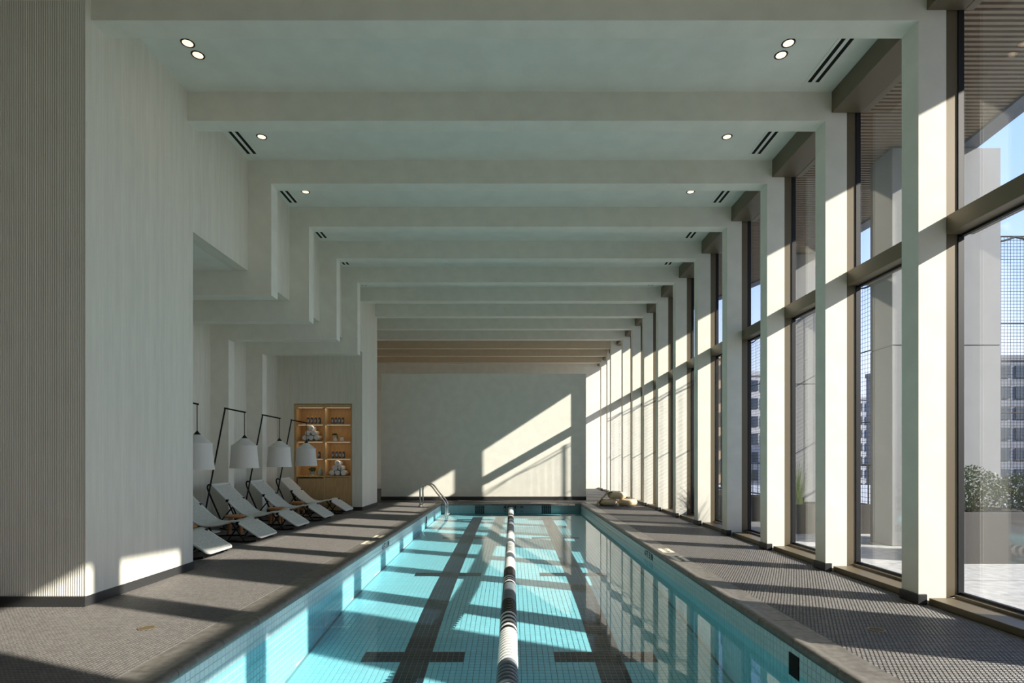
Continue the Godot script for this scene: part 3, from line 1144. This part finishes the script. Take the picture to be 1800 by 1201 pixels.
func shelving() -> void:
	var F := 12.985
	var B := 13.37
	var x0 := -4.975
	var x1 := -3.65
	var t := thing("shelving_unit", "built-in oak shelving unit with two cabinet doors set into the wall", "shelf")
	var g := G.new()
	put("side_panel", bmesh(x0, x0 + 0.055, 0.0, 2.43, F, B, 0.002), M.oak, t)
	put("side_panel", bmesh(x1 - 0.03, x1, 0.0, 2.43, F, B, 0.002), M.oak, t)
	put("top_panel", bmesh(x0 + 0.055, x1 - 0.03, 2.35, 2.425, F, B, 0.002), M.oak_light, t)
	put("back_panel", bmesh(x0 + 0.055, x1 - 0.03, 0.0, 2.35, B - 0.02, B), M.oak, t)
	var dv := -4.285
	put("divider", bmesh(dv - 0.02, dv + 0.02, 0.12, 2.35, F + 0.002, B - 0.02, 0.002), M.oak_light, t)
	var ys := [1.985, 1.593, 1.20, 0.79]
	var lx := x0 + 0.055
	var rx := x1 - 0.03
	for y in ys:
		put("shelf", bmesh(lx, dv - 0.02, y - 0.03, y, F + 0.002, B - 0.02, 0.002), M.oak_light, t)
		put("shelf", bmesh(dv + 0.02, rx, y - 0.03, y, F + 0.002, B - 0.02, 0.002), M.oak_light, t)
	put("door", bmesh(lx + 0.022, dv - 0.024, 0.135, 0.735, F + 0.006, F + 0.028, 0.002), M.oak, t)
	put("door", bmesh(dv + 0.024, rx - 0.004, 0.135, 0.752, F + 0.004, F + 0.026, 0.002), M.oak, t)
	put("plinth", bmesh(lx, rx, 0.0, 0.115, F + 0.02, F + 0.05), M.oak, t)
	# warm strips tucked behind the front edge of each level
	for y in [2.35, 1.955, 1.563, 1.17]:
		for s in [[lx, dv - 0.02], [dv + 0.02, rx]]:
			put("light_strip", bmesh(s[0] + 0.03, s[1] - 0.03, y - 0.008, y, F + 0.03, F + 0.042), M.led, t)
		var al := AreaLight3D.new()
		al.name = "strip_light"
		al.area_size = Vector2(1.1, 0.02)
		al.light_color = Color(1.0, 0.92, 0.80)
		al.light_energy = 0.035
		al.area_range = 6.0
		al.shadow_enabled = true
		al.position = Vector3((lx + rx) / 2, y - 0.014, -(F + 0.036))
		al.rotation.x = -PI / 2 + 0.35
		t.add_child(al)
	# bottles
	g = G.new()
	g.lathe([Vector2(0.0, 0.0), Vector2(0.028, 0.0), Vector2(0.031, 0.004), Vector2(0.031, 0.128), Vector2(0.027, 0.137), Vector2(0.014, 0.142), Vector2(0.013, 0.152), Vector2(0, 0.152)], 20)
	var body := g.mesh()
	g = G.new()
	g.lathe([Vector2(0.0314, 0.03), Vector2(0.0318, 0.031), Vector2(0.0318, 0.10), Vector2(0.0314, 0.101)], 14, Vector3.ZERO, PI * 0.28, PI * 0.72)
	var lab := g.mesh()
	g = G.new()
	var cap := [Vector2(0.0, 0.146)]
	for i in 9:
		var a := -PI / 2 + PI * i / 8.0
		cap.append(Vector2(maxf(0.0, 0.015 * cos(a)), 0.169 + 0.016 * sin(a)))
	g.lathe(cap, 14)
	var capm := g.mesh()
	var proto: Node3D = null
	var sets := [
		[1.985, [-4.70, -4.615, -4.53, -4.44], "gold capped dark grey bottle on the top shelf, left compartment,"],
		[1.985, [-4.14, -4.06, -3.98, -3.90], "gold capped dark grey bottle on the top shelf, right compartment,"],
		[1.20, [-4.72, -4.635, -4.55, -4.445], "gold capped dark grey bottle on the third shelf, left compartment,"],
		[1.20, [-4.125, -4.045, -3.965, -3.88], "gold capped dark grey bottle on the third shelf, right compartment,"]]
	for s in sets:
		for bi in 4:
			var x: float = s[1][bi]
			var nth: String = ["first ", "second ", "third ", "fourth "][bi if s[1][0] > -4.2 else 3 - bi]
			var lb: String = nth + s[2] + " from divider"
			var at := Vector3(x, s[0], -13.12)
			if proto == null:
				proto = thing("bottle", lb, "bottle", at, 0, s[2].replace("dark grey bottle", "bottles").trim_suffix(","))
				var bo := put("body", body, M.bottle, proto)
				put("printed_label", lab, M.bottle_print, bo)
				put("cap", capm, M.brass, proto)
			else:
				var o := dup(proto, "bottle", at, lb, rng.randf_range(-0.3, 0.3))
				o.set_meta("group", s[2].replace("dark grey bottle", "bottles").trim_suffix(","))
	# towels
	var tw := towel_mesh(0.0645, 0.26)
	for s in [[-4.605, 1.593, "in the pyramid on the second shelf"], [-3.995, 0.79, "in the pyramid above the cabinet doors"]]:
		for q in [[-1.0, 0], [0.0, 0], [1.0, 0], [-0.5, 1], [0.5, 1], [0.0, 2]]:
			var at := Vector3(s[0] + q[0] * 0.130, s[1] + 0.0645 + q[1] * 0.1125, -13.14)
			var o := put("rolled_towel", tw, M.towel, self, at)
			o.rotation.z = rng.randf_range(-0.6, 0.6)
			tag(o, ["bottom row rolled white towel ", "middle row rolled white towel ", "topmost rolled white towel "][q[1]] + s[2], "towel", "rolled towels " + s[2])
	# vase with trailing plant
	var v := thing("vase_plant", "white vase with trailing dark green leaves on the second shelf", "plant", Vector3(-4.075, 1.593, -13.1))
	g = G.new()
	g.lathe([Vector2(0, 0), Vector2(0.045, 0), Vector2(0.05, 0.01), Vector2(0.046, 0.09), Vector2(0.034, 0.125), Vector2(0.03, 0.13), Vector2(0.026, 0.12)], 20)
	put("vase", g.mesh(), M.ceramic_white, v)
	g = G.new()
	for i in 130:
		var a := rng.randf() * TAU
		var q := rng.randf()
		var c := Vector3(cos(a) * (0.01 + 0.055 * sqrt(q)), 0.165 - 0.11 * q * q * (0.4 + 0.6 * float(cos(a) > 0.1)), sin(a) * (0.01 + 0.055 * sqrt(q)))
		leafq(g, c, 0.018)
	put("leaves", g.mesh(), M.leaf, v)
	# squat jar with moss
	v = thing("jar_plant", "squat white jar topped with dark moss on the second shelf", "plant", Vector3(-3.915, 1.593, -13.1))
	g = G.new()
	g.lathe([Vector2(0, 0), Vector2(0.045, 0), Vector2(0.052, 0.012), Vector2(0.052, 0.075), Vector2(0.046, 0.085), Vector2(0.04, 0.08)], 20)
	put("jar", g.mesh(), M.ceramic_white, v)
	g = G.new()
	for i in 90:
		var a := rng.randf() * TAU
		var q := sqrt(rng.randf())
		leafq(g, Vector3(cos(a) * 0.048 * q, 0.092 - 0.02 * q * q, sin(a) * 0.048 * q), 0.014)
	put("moss", g.mesh(), M.leaf, v)
	# potted plant
	v = thing("potted_plant", "bushy green plant in a two-tone pot above the cabinet door", "plant", Vector3(-4.605, 0.79, -13.12))
	g = G.new()
	g.lathe([Vector2(0, 0), Vector2(0.05, 0), Vector2(0.052, 0.006), Vector2(0.053, 0.03)], 20)
	put("pot_foot", g.mesh(), M.pale_wood, v)
	g = G.new()
	g.lathe([Vector2(0.053, 0.03), Vector2(0.057, 0.095), Vector2(0.052, 0.1), Vector2(0.048, 0.085), Vector2(0, 0.085)], 20)
	put("pot", g.mesh(), M.ceramic_grey, v)
	g = G.new()
	for i in 220:
		var dir := Vector3(rng.randfn(), rng.randfn() + 0.3, rng.randfn()).normalized()
		leafq(g, Vector3(0, 0.145, 0) + dir * Vector3(0.085, 0.055, 0.08) * pow(rng.randf(), 0.4), 0.02)
	put("foliage", g.mesh(), M.leaf, v)
	# jug
	v = thing("jug", "tapered grey ceramic jug above the cabinet door", "jug", Vector3(-4.42, 0.79, -13.12))
	g = G.new()
	g.lathe([Vector2(0, 0), Vector2(0.052, 0), Vector2(0.058, 0.008), Vector2(0.052, 0.07), Vector2(0.036, 0.14), Vector2(0.026, 0.175), Vector2(0.022, 0.185), Vector2(0.02, 0.06)], 22)
	put("body", g.mesh(), M.ceramic_grey, v)
	g = G.new()
	g.tube(path([Vector3(0.034, 0.15, 0), Vector3(0.062, 0.135, 0), Vector3(0.07, 0.085, 0), Vector3(0.052, 0.06, 0)], 5), 0.007, 8)
	put("handle", g.mesh(), M.ceramic_grey, v)

func leafq(g: G, c: Vector3, s: float) -> void:
	var n := Vector3(rng.randfn(), rng.randfn() + 0.6, rng.randfn() + 0.5).normalized()
	var u := n.cross(Vector3(rng.randfn(), rng.randfn(), rng.randfn())).normalized()
	var w := n.cross(u)
	g.quad(c - u * s, c - w * s * 0.5, c + u * s, c + w * s * 0.5, n)

# ---------------------------------------------------------------- loungers, lamps, stools
func make_lounger() -> Node3D:
	var t := thing("chaise_lounge", "grey woven chaise lounge on a black steel rocker frame in the alcove row", "lounger", Vector3(-4.2, 0, -8.3), 0, "chaise lounges in the alcove")
	var hw := 0.28
	var pr := path([Vector3(-0.76, 0.754, 0), Vector3(-0.495, 0.49, 0), Vector3(-0.27, 0.29, 0), Vector3(-0.12, 0.235, 0), Vector3(0.08, 0.25, 0), Vector3(0.24, 0.298, 0), Vector3(0.32, 0.285, 0), Vector3(0.48, 0.185, 0), Vector3(0.635, 0.085, 0)], 6)
	# sling: sagging cloth with thickness
	var g := G.new()
	for side in [1.0, -1.0]:
		var rows := []
		var nr := []
		for i in pr.size():
			var tg: Vector3 = (pr[mini(i + 1, pr.size() - 1)] - pr[maxi(i - 1, 0)]).normalized()
			var up := Vector3(-tg.y, tg.x, 0)
			var row := []
			var rn := []
			for j in 9:
				var q := -1.0 + j / 4.0
				var sag := -0.012 * (1 - q * q)
				row.append(pr[i] + up * (sag + 0.006 * side) + Vector3(0, 0, q * (hw - 0.012)))
				rn.append((up * side + Vector3(0, 0, -0.05 * q * side)).normalized())
			rows.append(row)
			nr.append(rn)
		g.grid(rows, nr)
	var slg := put("sling", g.mesh(), M.sling, t)
	# bound edge round the sling, with rounded corners at the foot
	var loop := []
	for i in pr.size():
		loop.append(pr[i] + Vector3(0, 0, hw))
	loop.append(pr[-1] + Vector3(0.02, -0.011, hw - 0.03))
	loop.append(pr[-1] + Vector3(0.02, -0.011, -hw + 0.03))
	for i in range(pr.size() - 1, -1, -1):
		loop.append(pr[i] + Vector3(0, 0, -hw))
	g = G.new()
	g.tube(loop, 0.017, 8, true)
	put("bound_edge", g.mesh(), M.sling_edge, slg)
	# seams and clamps where the frame grips the sling
	for q in [[-0.495, 0.49, -0.78], [0.335, 0.276, -0.6]]:
		g = G.new()
		g.tube([Vector3(q[0], q[1] - 0.008, -hw), Vector3(q[0], q[1] - 0.016, 0), Vector3(q[0], q[1] - 0.008, hw)], 0.006, 6)
		put("seam_bar", g.mesh(), M.black_steel, t)
		for s in [-1.0, 1.0]:
			put("clamp", bmesh(q[0] - 0.02, q[0] + 0.02, q[1] - 0.024, q[1] + 0.022, -s * hw - 0.022, -s * hw + 0.022, 0.004), M.black_steel, t)
	for s in [-1.0, 1.0]:
		var z: float = s * (hw - 0.005)
		g = G.new()
		g.tube(path([Vector3(-0.62, 0.035, z), Vector3(-0.45, 0.014, z), Vector3(0.0, 0.03, z), Vector3(0.25, 0.02, z), Vector3(0.47, 0.0135, z), Vector3(0.60, 0.03, z)], 6), 0.0135, 8)
		put("runner", g.mesh(), M.black_steel, t)
		g = G.new()
		g.tube(path([Vector3(-0.735, 0.73, z), Vector3(-0.80, 0.755, z), Vector3(-0.825, 0.70, z), Vector3(-0.77, 0.55, z), Vector3(-0.595, 0.15, z), Vector3(-0.545, 0.022, z)], 6), 0.0135, 8)
		put("back_leg", g.mesh(), M.black_steel, t)
		g = G.new()
		g.tube([Vector3(-0.60, 0.16, z * 0.98), Vector3(-0.40, 0.40, z * 0.98)], 0.011, 8)
		put("brace", g.mesh(), M.black_steel, t)
		g = G.new()
		g.tube([Vector3(-0.495, 0.475, z * 0.95), Vector3(-0.30, 0.03, z * 0.95)], 0.0125, 8)
		put("strut", g.mesh(), M.black_steel, t)
		for q in [[Vector3(0.18, 0.02, z * 0.94), Vector3(0.36, 0.262, z * 0.94)], [Vector3(0.43, 0.02, z), Vector3(0.24, 0.29, z)]]:
			g = G.new()
			g.tube(q, 0.010, 8)
			put("knee_brace", g.mesh(), M.black_steel, t)
	for x in [-0.58, 0.25]:
		g = G.new()
		g.tube([Vector3(x, 0.03, -hw), Vector3(x, 0.03, hw)], 0.011, 8)
		put("cross_bar", g.mesh(), M.black_steel, t)
	return t

func make_lamp() -> Node3D:
	var t := thing("floor_lamp", "leaning black floor lamp with a hanging grey fabric shade over the loungers", "lamp", Vector3(-4.97, 0, -7.75), 0, "leaning floor lamps")
	var g := G.new()
	g.lathe([Vector2(0, 0.0), Vector2(0.17, 0.0), Vector2(0.175, 0.004), Vector2(0.172, 0.014), Vector2(0, 0.016)], 32, Vector3(0.1, 0, 0))
	put("base_plate", g.mesh(), M.sling_edge, t)
	g = G.new()
	g.tube([Vector3(-0.01, 0.012, 0), Vector3(0.37, 1.99, 0)], 0.0125, 10)
	put("pole", g.mesh(), M.black_steel, t)
	g = G.new()
	g.tube([Vector3(0.355, 1.995, 0), Vector3(0.70, 1.925, 0)], 0.0125, 10)
	put("arm", g.mesh(), M.black_steel, t)
	g = G.new()
	g.tube([Vector3(0.68, 1.925, 0), Vector3(0.68, 1.55, 0)], 0.006, 8)
	put("rod", g.mesh(), M.black_steel, t)
	g = G.new()
	g.lathe([Vector2(0.006, 1.565), Vector2(0.045, 1.515), Vector2(0.045, 1.508), Vector2(0, 1.508)], 20, Vector3(0.68, 0, 0))
	put("cap", g.mesh(), M.black_steel, t)
	# shade: cone over a slightly flared, softly creased drum, with an inner face
	g = G.new()
	for inner in [0, 1]:
		# radius, height, depth of the cloth creases (shape only; the shade is one plain cloth)
		for prof in [[[0.043, 1.512, 0.0], [0.10, 1.465, 0.3], [0.191, 1.389, 0.4]], [[0.191, 1.389, 0.4], [0.192, 1.36, 0.8], [0.198, 1.25, 1.0], [0.207, 1.14, 1.0], [0.218, 1.032, 0.5]]]:
			var rows := []
			var nr := []
			for p in prof:
				var crease: float = p[2]
				var row := []
				var rn := []
				for j in 41:
					var a := TAU * j / 40
					var cr: float = 1.0 + 0.022 * crease * sin(3 * a + 1.1 + p[1] * 4.0) + 0.014 * crease * sin(5 * a + p[1] * 9.0)
					var r: float = p[0] * cr - 0.004 * inner
					row.append(Vector3(0.68 + r * cos(a), p[1], r * sin(a)))
					var sl := 1.2 if prof.size() == 3 else -0.08
					rn.append(Vector3(cos(a), sl, sin(a)).normalized() * (1.0 - 2.0 * inner))
				rows.append(row)
				nr.append(rn)
			g.grid(rows, nr)
	var sh := put("shade", g.mesh(), M.shade, t)
	g = G.new()
	g.torus(Vector3(0.68, 1.392, 0), 0.191, 0.004, Basis(), 40, 6)
	put("seam_ring", g.mesh(), M.sling_edge, sh)
	return t

func make_stool() -> Node3D:
	var t := thing("wooden_stool", "small round wooden stool standing between two loungers", "stool", Vector3(-4.29, 0, -8.78), 0, "small wooden stools")
	var g := G.new()
	g.lathe([Vector2(0, 0.275), Vector2(0.125, 0.275), Vector2(0.14, 0.283), Vector2(0.143, 0.298), Vector2(0.136, 0.311), Vector2(0.12, 0.316), Vector2(0, 0.314)], 28)
	put("seat", g.mesh(), M.stool_wood, t)
	for i in 4:
		var a := PI / 4 + PI / 2 * i
		g = G.new()
		var top := Vector3(cos(a) * 0.085, 0.285, sin(a) * 0.085)
		var bot := Vector3(cos(a) * 0.125, 0.0, sin(a) * 0.125)
		var rows := []
		var nr := []
		for q in [[0.0, 0.017], [0.03, 0.021], [0.5, 0.025], [1.0, 0.026]]:
			var c: Vector3 = bot + (top - bot) * q[0]
			var row := []
			var rn := []
			for j in 13:
				var b := TAU * j / 12
				row.append(c + Vector3(cos(b), 0, sin(b)) * q[1])
				rn.append(Vector3(cos(b), 0, sin(b)))
			rows.append(row)
			nr.append(rn)
		g.grid(rows, nr)
		for j in 12:
			g.tri(bot, rows[0][j], rows[0][j + 1], Vector3.DOWN)
		put("leg", g.mesh(), M.stool_wood, t)
	return t

func lounge_row() -> void:
	var l := make_lounger()
	var p := make_lamp()
	var s := make_stool()
	l.position.z = -6.92
	p.position.z = -6.38
	s.position.z = -7.45
	s.position.x = -4.28
	var nth := ["fifth", "fourth", "third", "second", "first"]
	l.set_meta("label", "fifth grey woven chaise lounge from the shelving unit, mostly hidden by the wall block")
	p.set_meta("label", "fifth leaning black floor lamp from the shelving unit, behind the wall block")
	s.set_meta("label", "fourth small round wooden stool from the shelving unit, half behind the wall block")
	for i in range(1, 5):
		dup(l, "chaise_lounge", Vector3(-4.2, 0, -(6.92 + BAY * i)), nth[i] + " grey woven chaise lounge on black rocker frame, counted from the shelving unit")
		dup(p, "floor_lamp", Vector3(-4.97, 0, -(6.38 + BAY * i)), nth[i] + " leaning black floor lamp with grey fabric shade, counted from the shelving unit")
		if i < 4:
			dup(s, "wooden_stool", Vector3(-4.28 + [0, 0.0, 0.07, -0.06][i], 0, -(7.43 + 1.365 * i)), nth[i + 1] + " small round wooden stool between loungers, counted from the shelving unit", 0.35 * i)

# ---------------------------------------------------------------- things on and in the pool
func float_mesh() -> ArrayMesh:
	# slotted wave disc, axis along z: rim, hub and spokes
	var g := G.new()
	var R := 0.068
	var prof := [[0.012, 0.012], [0.020, 0.003], [0.054, 0.003], [0.058, 0.013], [0.064, 0.013], [R, 0.008], [R, -0.008], [0.064, -0.013], [0.058, -0.013], [0.054, -0.003], [0.020, -0.003], [0.012, -0.012]]
	for i in prof.size() - 1:
		var p := Vector2(prof[i][0], prof[i][1])
		var q := Vector2(prof[i + 1][0], prof[i + 1][1])
		var e := q - p
		var nn := Vector2(-e.y, e.x).normalized()
		var rows := []
		var nr := []
		for w in [p, q]:
			var row := []
			var rn := []
			for j in 19:
				var a := TAU * j / 18
				row.append(Vector3(w.x * cos(a), w.x * sin(a), w.y))
				rn.append(Vector3(nn.x * cos(a), nn.x * sin(a), nn.y))
			rows.append(row)
			nr.append(rn)
		g.grid(rows, nr)
	return g.mesh()

func pool_fittings() -> void:
	# lane rope
	var g := G.new()
	var lr := thing("lane_rope", "lane divider of black, grey and white discs floating down the pool", "lane rope", Vector3(-0.028, WATER + 0.012, 0))
	g.tube([Vector3(0, 0, -0.62), Vector3(0, 0, -15.5)], 0.006, 8)
	put("cable", g.mesh(), M.black_steel, lr)
	var fm := float_mesh()
	var seg := [[3.64, "g"], [4.28, "w"], [4.83, "m"], [5.2, "k"], [5.89, "g"], [6.25, "m"], [6.7, "k"], [7.86, "w"], [8.6, "m"], [9.8, "w"], [10.8, "m"], [12.0, "g"], [12.6, "k"], [13.5, "m"], [16.0, "w"]]
	var d := 0.8
	var i := 0
	while d < 15.4:
		var c := "w"
		for s in seg:
			if d < s[0]:
				c = s[1]
				break
		if c == "m":
			c = "w" if i % 2 == 0 else "k"
		put("float_disc", fm, M[{"w": "float_white", "g": "float_grey", "k": "float_black"}[c]], lr, Vector3(0, 0, -d)).rotation.z = rng.randf() * TAU
		d += 0.056
		i += 1
	g = G.new()
	g.tube([Vector3(0, 0.0, -15.4), Vector3(0, 0.03, -15.545)], 0.012, 8)
	put("end_hook", g.mesh(), M.chrome, lr)
	# grab rails
	var la := thing("pool_ladder", "polished steel pool ladder with two curved grab rails", "ladder")
	for z in [14.18, 14.62]:
		g = G.new()
		var pts := path([Vector3(-2.29, 0.0, -z), Vector3(-2.29, 0.25, -z), Vector3(-2.285, 0.42, -z), Vector3(-2.21, 0.515, -z), Vector3(-2.10, 0.54, -z), Vector3(-2.0, 0.49, -z), Vector3(-1.85, 0.30, -z), Vector3(-1.70, 0.12, -z), Vector3(-1.655, 0.02, -z), Vector3(-1.65, -0.15, -z), Vector3(-1.65, -0.29, -z)], 6)
		g.tube(pts, 0.021, 12)
		var gr := put("grab_rail", g.mesh(), M.chrome, la)
		g = G.new()
		g.lathe([Vector2(0.021, 0.03), Vector2(0.05, 0.012), Vector2(0.055, 0.0)], 18, Vector3(-2.29, 0.0, -z))
		put("flange", g.mesh(), M.chrome, gr)
	put("step", bmesh(-1.70, -1.60, -0.235, -0.215, 14.2, 14.6, 0.004), M.ceramic_white, la)
	# swim rings
	for r in [[2.43, 0.087, 14.42, 0.0, "beige inflatable swim ring lying on the deck, the bottom one touching the canvas strap"], [2.92, 0.087, 14.36, 0.0, "beige inflatable swim ring lying on the deck beside the window columns"], [2.66, 0.262, 14.40, -0.03, "beige inflatable swim ring resting on top of two others"]]:
		g = G.new()
		g.torus(Vector3.ZERO, 0.155, 0.087, Basis())
		var o := put("swim_ring", g.mesh(), M.vinyl, self, Vector3(r[0], r[1], -r[2]))
		o.rotation = Vector3(0, 0, r[3])
		tag(o, r[4], "swim ring", "stacked swim rings")
		g = G.new()
		g.tube([Vector3(0.155, 0.08, 0.02), Vector3(0.158, 0.102, 0.022)], 0.008, 8)
		put("valve", g.mesh(), M.ceramic_white, o)
	g = G.new()
	var strap := path([Vector3(2.74, 0.352, 0), Vector3(2.58, 0.36, 0), Vector3(2.44, 0.345, 0), Vector3(2.33, 0.24, 0), Vector3(2.20, 0.12, 0), Vector3(2.15, 0.04, 0), Vector3(2.13, 0.008, 0)], 6)
	for side in [1.0, -1.0]:
		var rows := []
		var nr := []
		for q in strap.size():
			var tg: Vector3 = (strap[mini(q + 1, strap.size() - 1)] - strap[maxi(q - 1, 0)]).normalized()
			var up := Vector3(tg.y, -tg.x, 0)
			var row := []
			var rn := []
			for j in 5:
				row.append(strap[q] + up * (0.004 * side + 0.006 * sin(q * 1.3 + j)) + Vector3(0, 0, -14.36 + (j - 2) * 0.05))
				rn.append(up * side)
			rows.append(row)
			nr.append(rn)
		g.grid(rows, nr)
	tag(put("canvas_strap", g.mesh(), M.canvas), "tan canvas strap draped over the stacked swim rings", "strap")
	# deck drains
	for q in [[-2.553, 3.976, "round brass floor drain in the deck near the ribbed wall block"], [2.523, 3.936, "round brass floor drain in the deck near the window sill"]]:
		var t := thing("floor_drain", q[2], "drain", Vector3(q[0], 0.0, -q[1]))
		g = G.new()
		g.lathe([Vector2(0.0, 0.0012), Vector2(0.05, 0.0012)], 28)
		put("well", g.mesh(), M.void_black, t)
		g = G.new()
		g.lathe([Vector2(0.046, 0.0015), Vector2(0.047, 0.003), Vector2(0.056, 0.003), Vector2(0.058, 0.0008)], 28)
		put("rim", g.mesh(), M.drain_brass, t)
		for j in 5:
			var x := -0.034 + j * 0.017
			var hl := sqrt(0.047 * 0.047 - x * x)
			put("bar", bmesh(x - 0.0035, x + 0.0035, 0.0012, 0.003, -hl, hl), M.drain_brass, t)
	# depth markers
	for q in [[-2.02, 8.02, "ivory depth marker plate in the coping opposite the loungers", "4 FT 3 IN", 0.0, PI / 2], [-2.02, 8.62, "ivory warning plate in the coping opposite the loungers", "NO DIVING", 0.0, PI / 2], [1.98, 7.32, "ivory depth marker plate in the coping on the window side", "4 FT 3 IN", 0.0, -PI / 2], [1.98, 6.72, "ivory warning plate in the coping on the window side", "NO DIVING", 0.0, -PI / 2]]:
		var t := thing("depth_marker", q[2], "marker", Vector3(q[0], 0.0, -q[1]), q[5])
		put("plate", bmesh(-0.15, 0.15, 0.0, 0.0035, -0.075, 0.075, 0.0015), M.marker_white, t)
		lettering(q[3], 0.05, t, Vector3(0, 0.0035, 0), Vector3(-PI / 2, 0, 0))
	for q in [[PL + 0.0015, 8.45, PI / 2, "depth numerals on the waterline tiles below the lounger side coping"], [PR - 0.0015, 7.6, -PI / 2, "depth numerals on the waterline tiles below the window side coping"]]:
		var t := thing("waterline_marker", q[3], "marker", Vector3(q[0], -0.105, -q[1]), q[2])
		lettering("4 FT 3 IN", 0.085, t, Vector3.ZERO, Vector3.ZERO)
	var t2 := thing("waterline_marker", "depth numerals on the tiles of the far pool end", "marker", Vector3(-0.04, -0.105, -PF + 0.0015))
	for q in [["4", 0.1, -0.15], ["FT", 0.06, -0.035], ["3", 0.1, 0.12], ["IN", 0.06, 0.30]]:
		lettering(q[0], q[1], t2, Vector3(q[2], 0, 0), Vector3.ZERO)

func lettering(s: String, h: float, parent: Node, at: Vector3, rot: Vector3) -> void:
	var tm := TextMesh.new()
	var f := SystemFont.new()
	f.font_names = PackedStringArray(["Droid Sans"])
	f.font_weight = 700
	tm.font = f
	tm.text = s
	tm.font_size = 32
	tm.pixel_size = h / 24.0
	tm.depth = 0.002
	var o := put("lettering", tm, M.black_paint, parent, at)
	o.rotation = rot
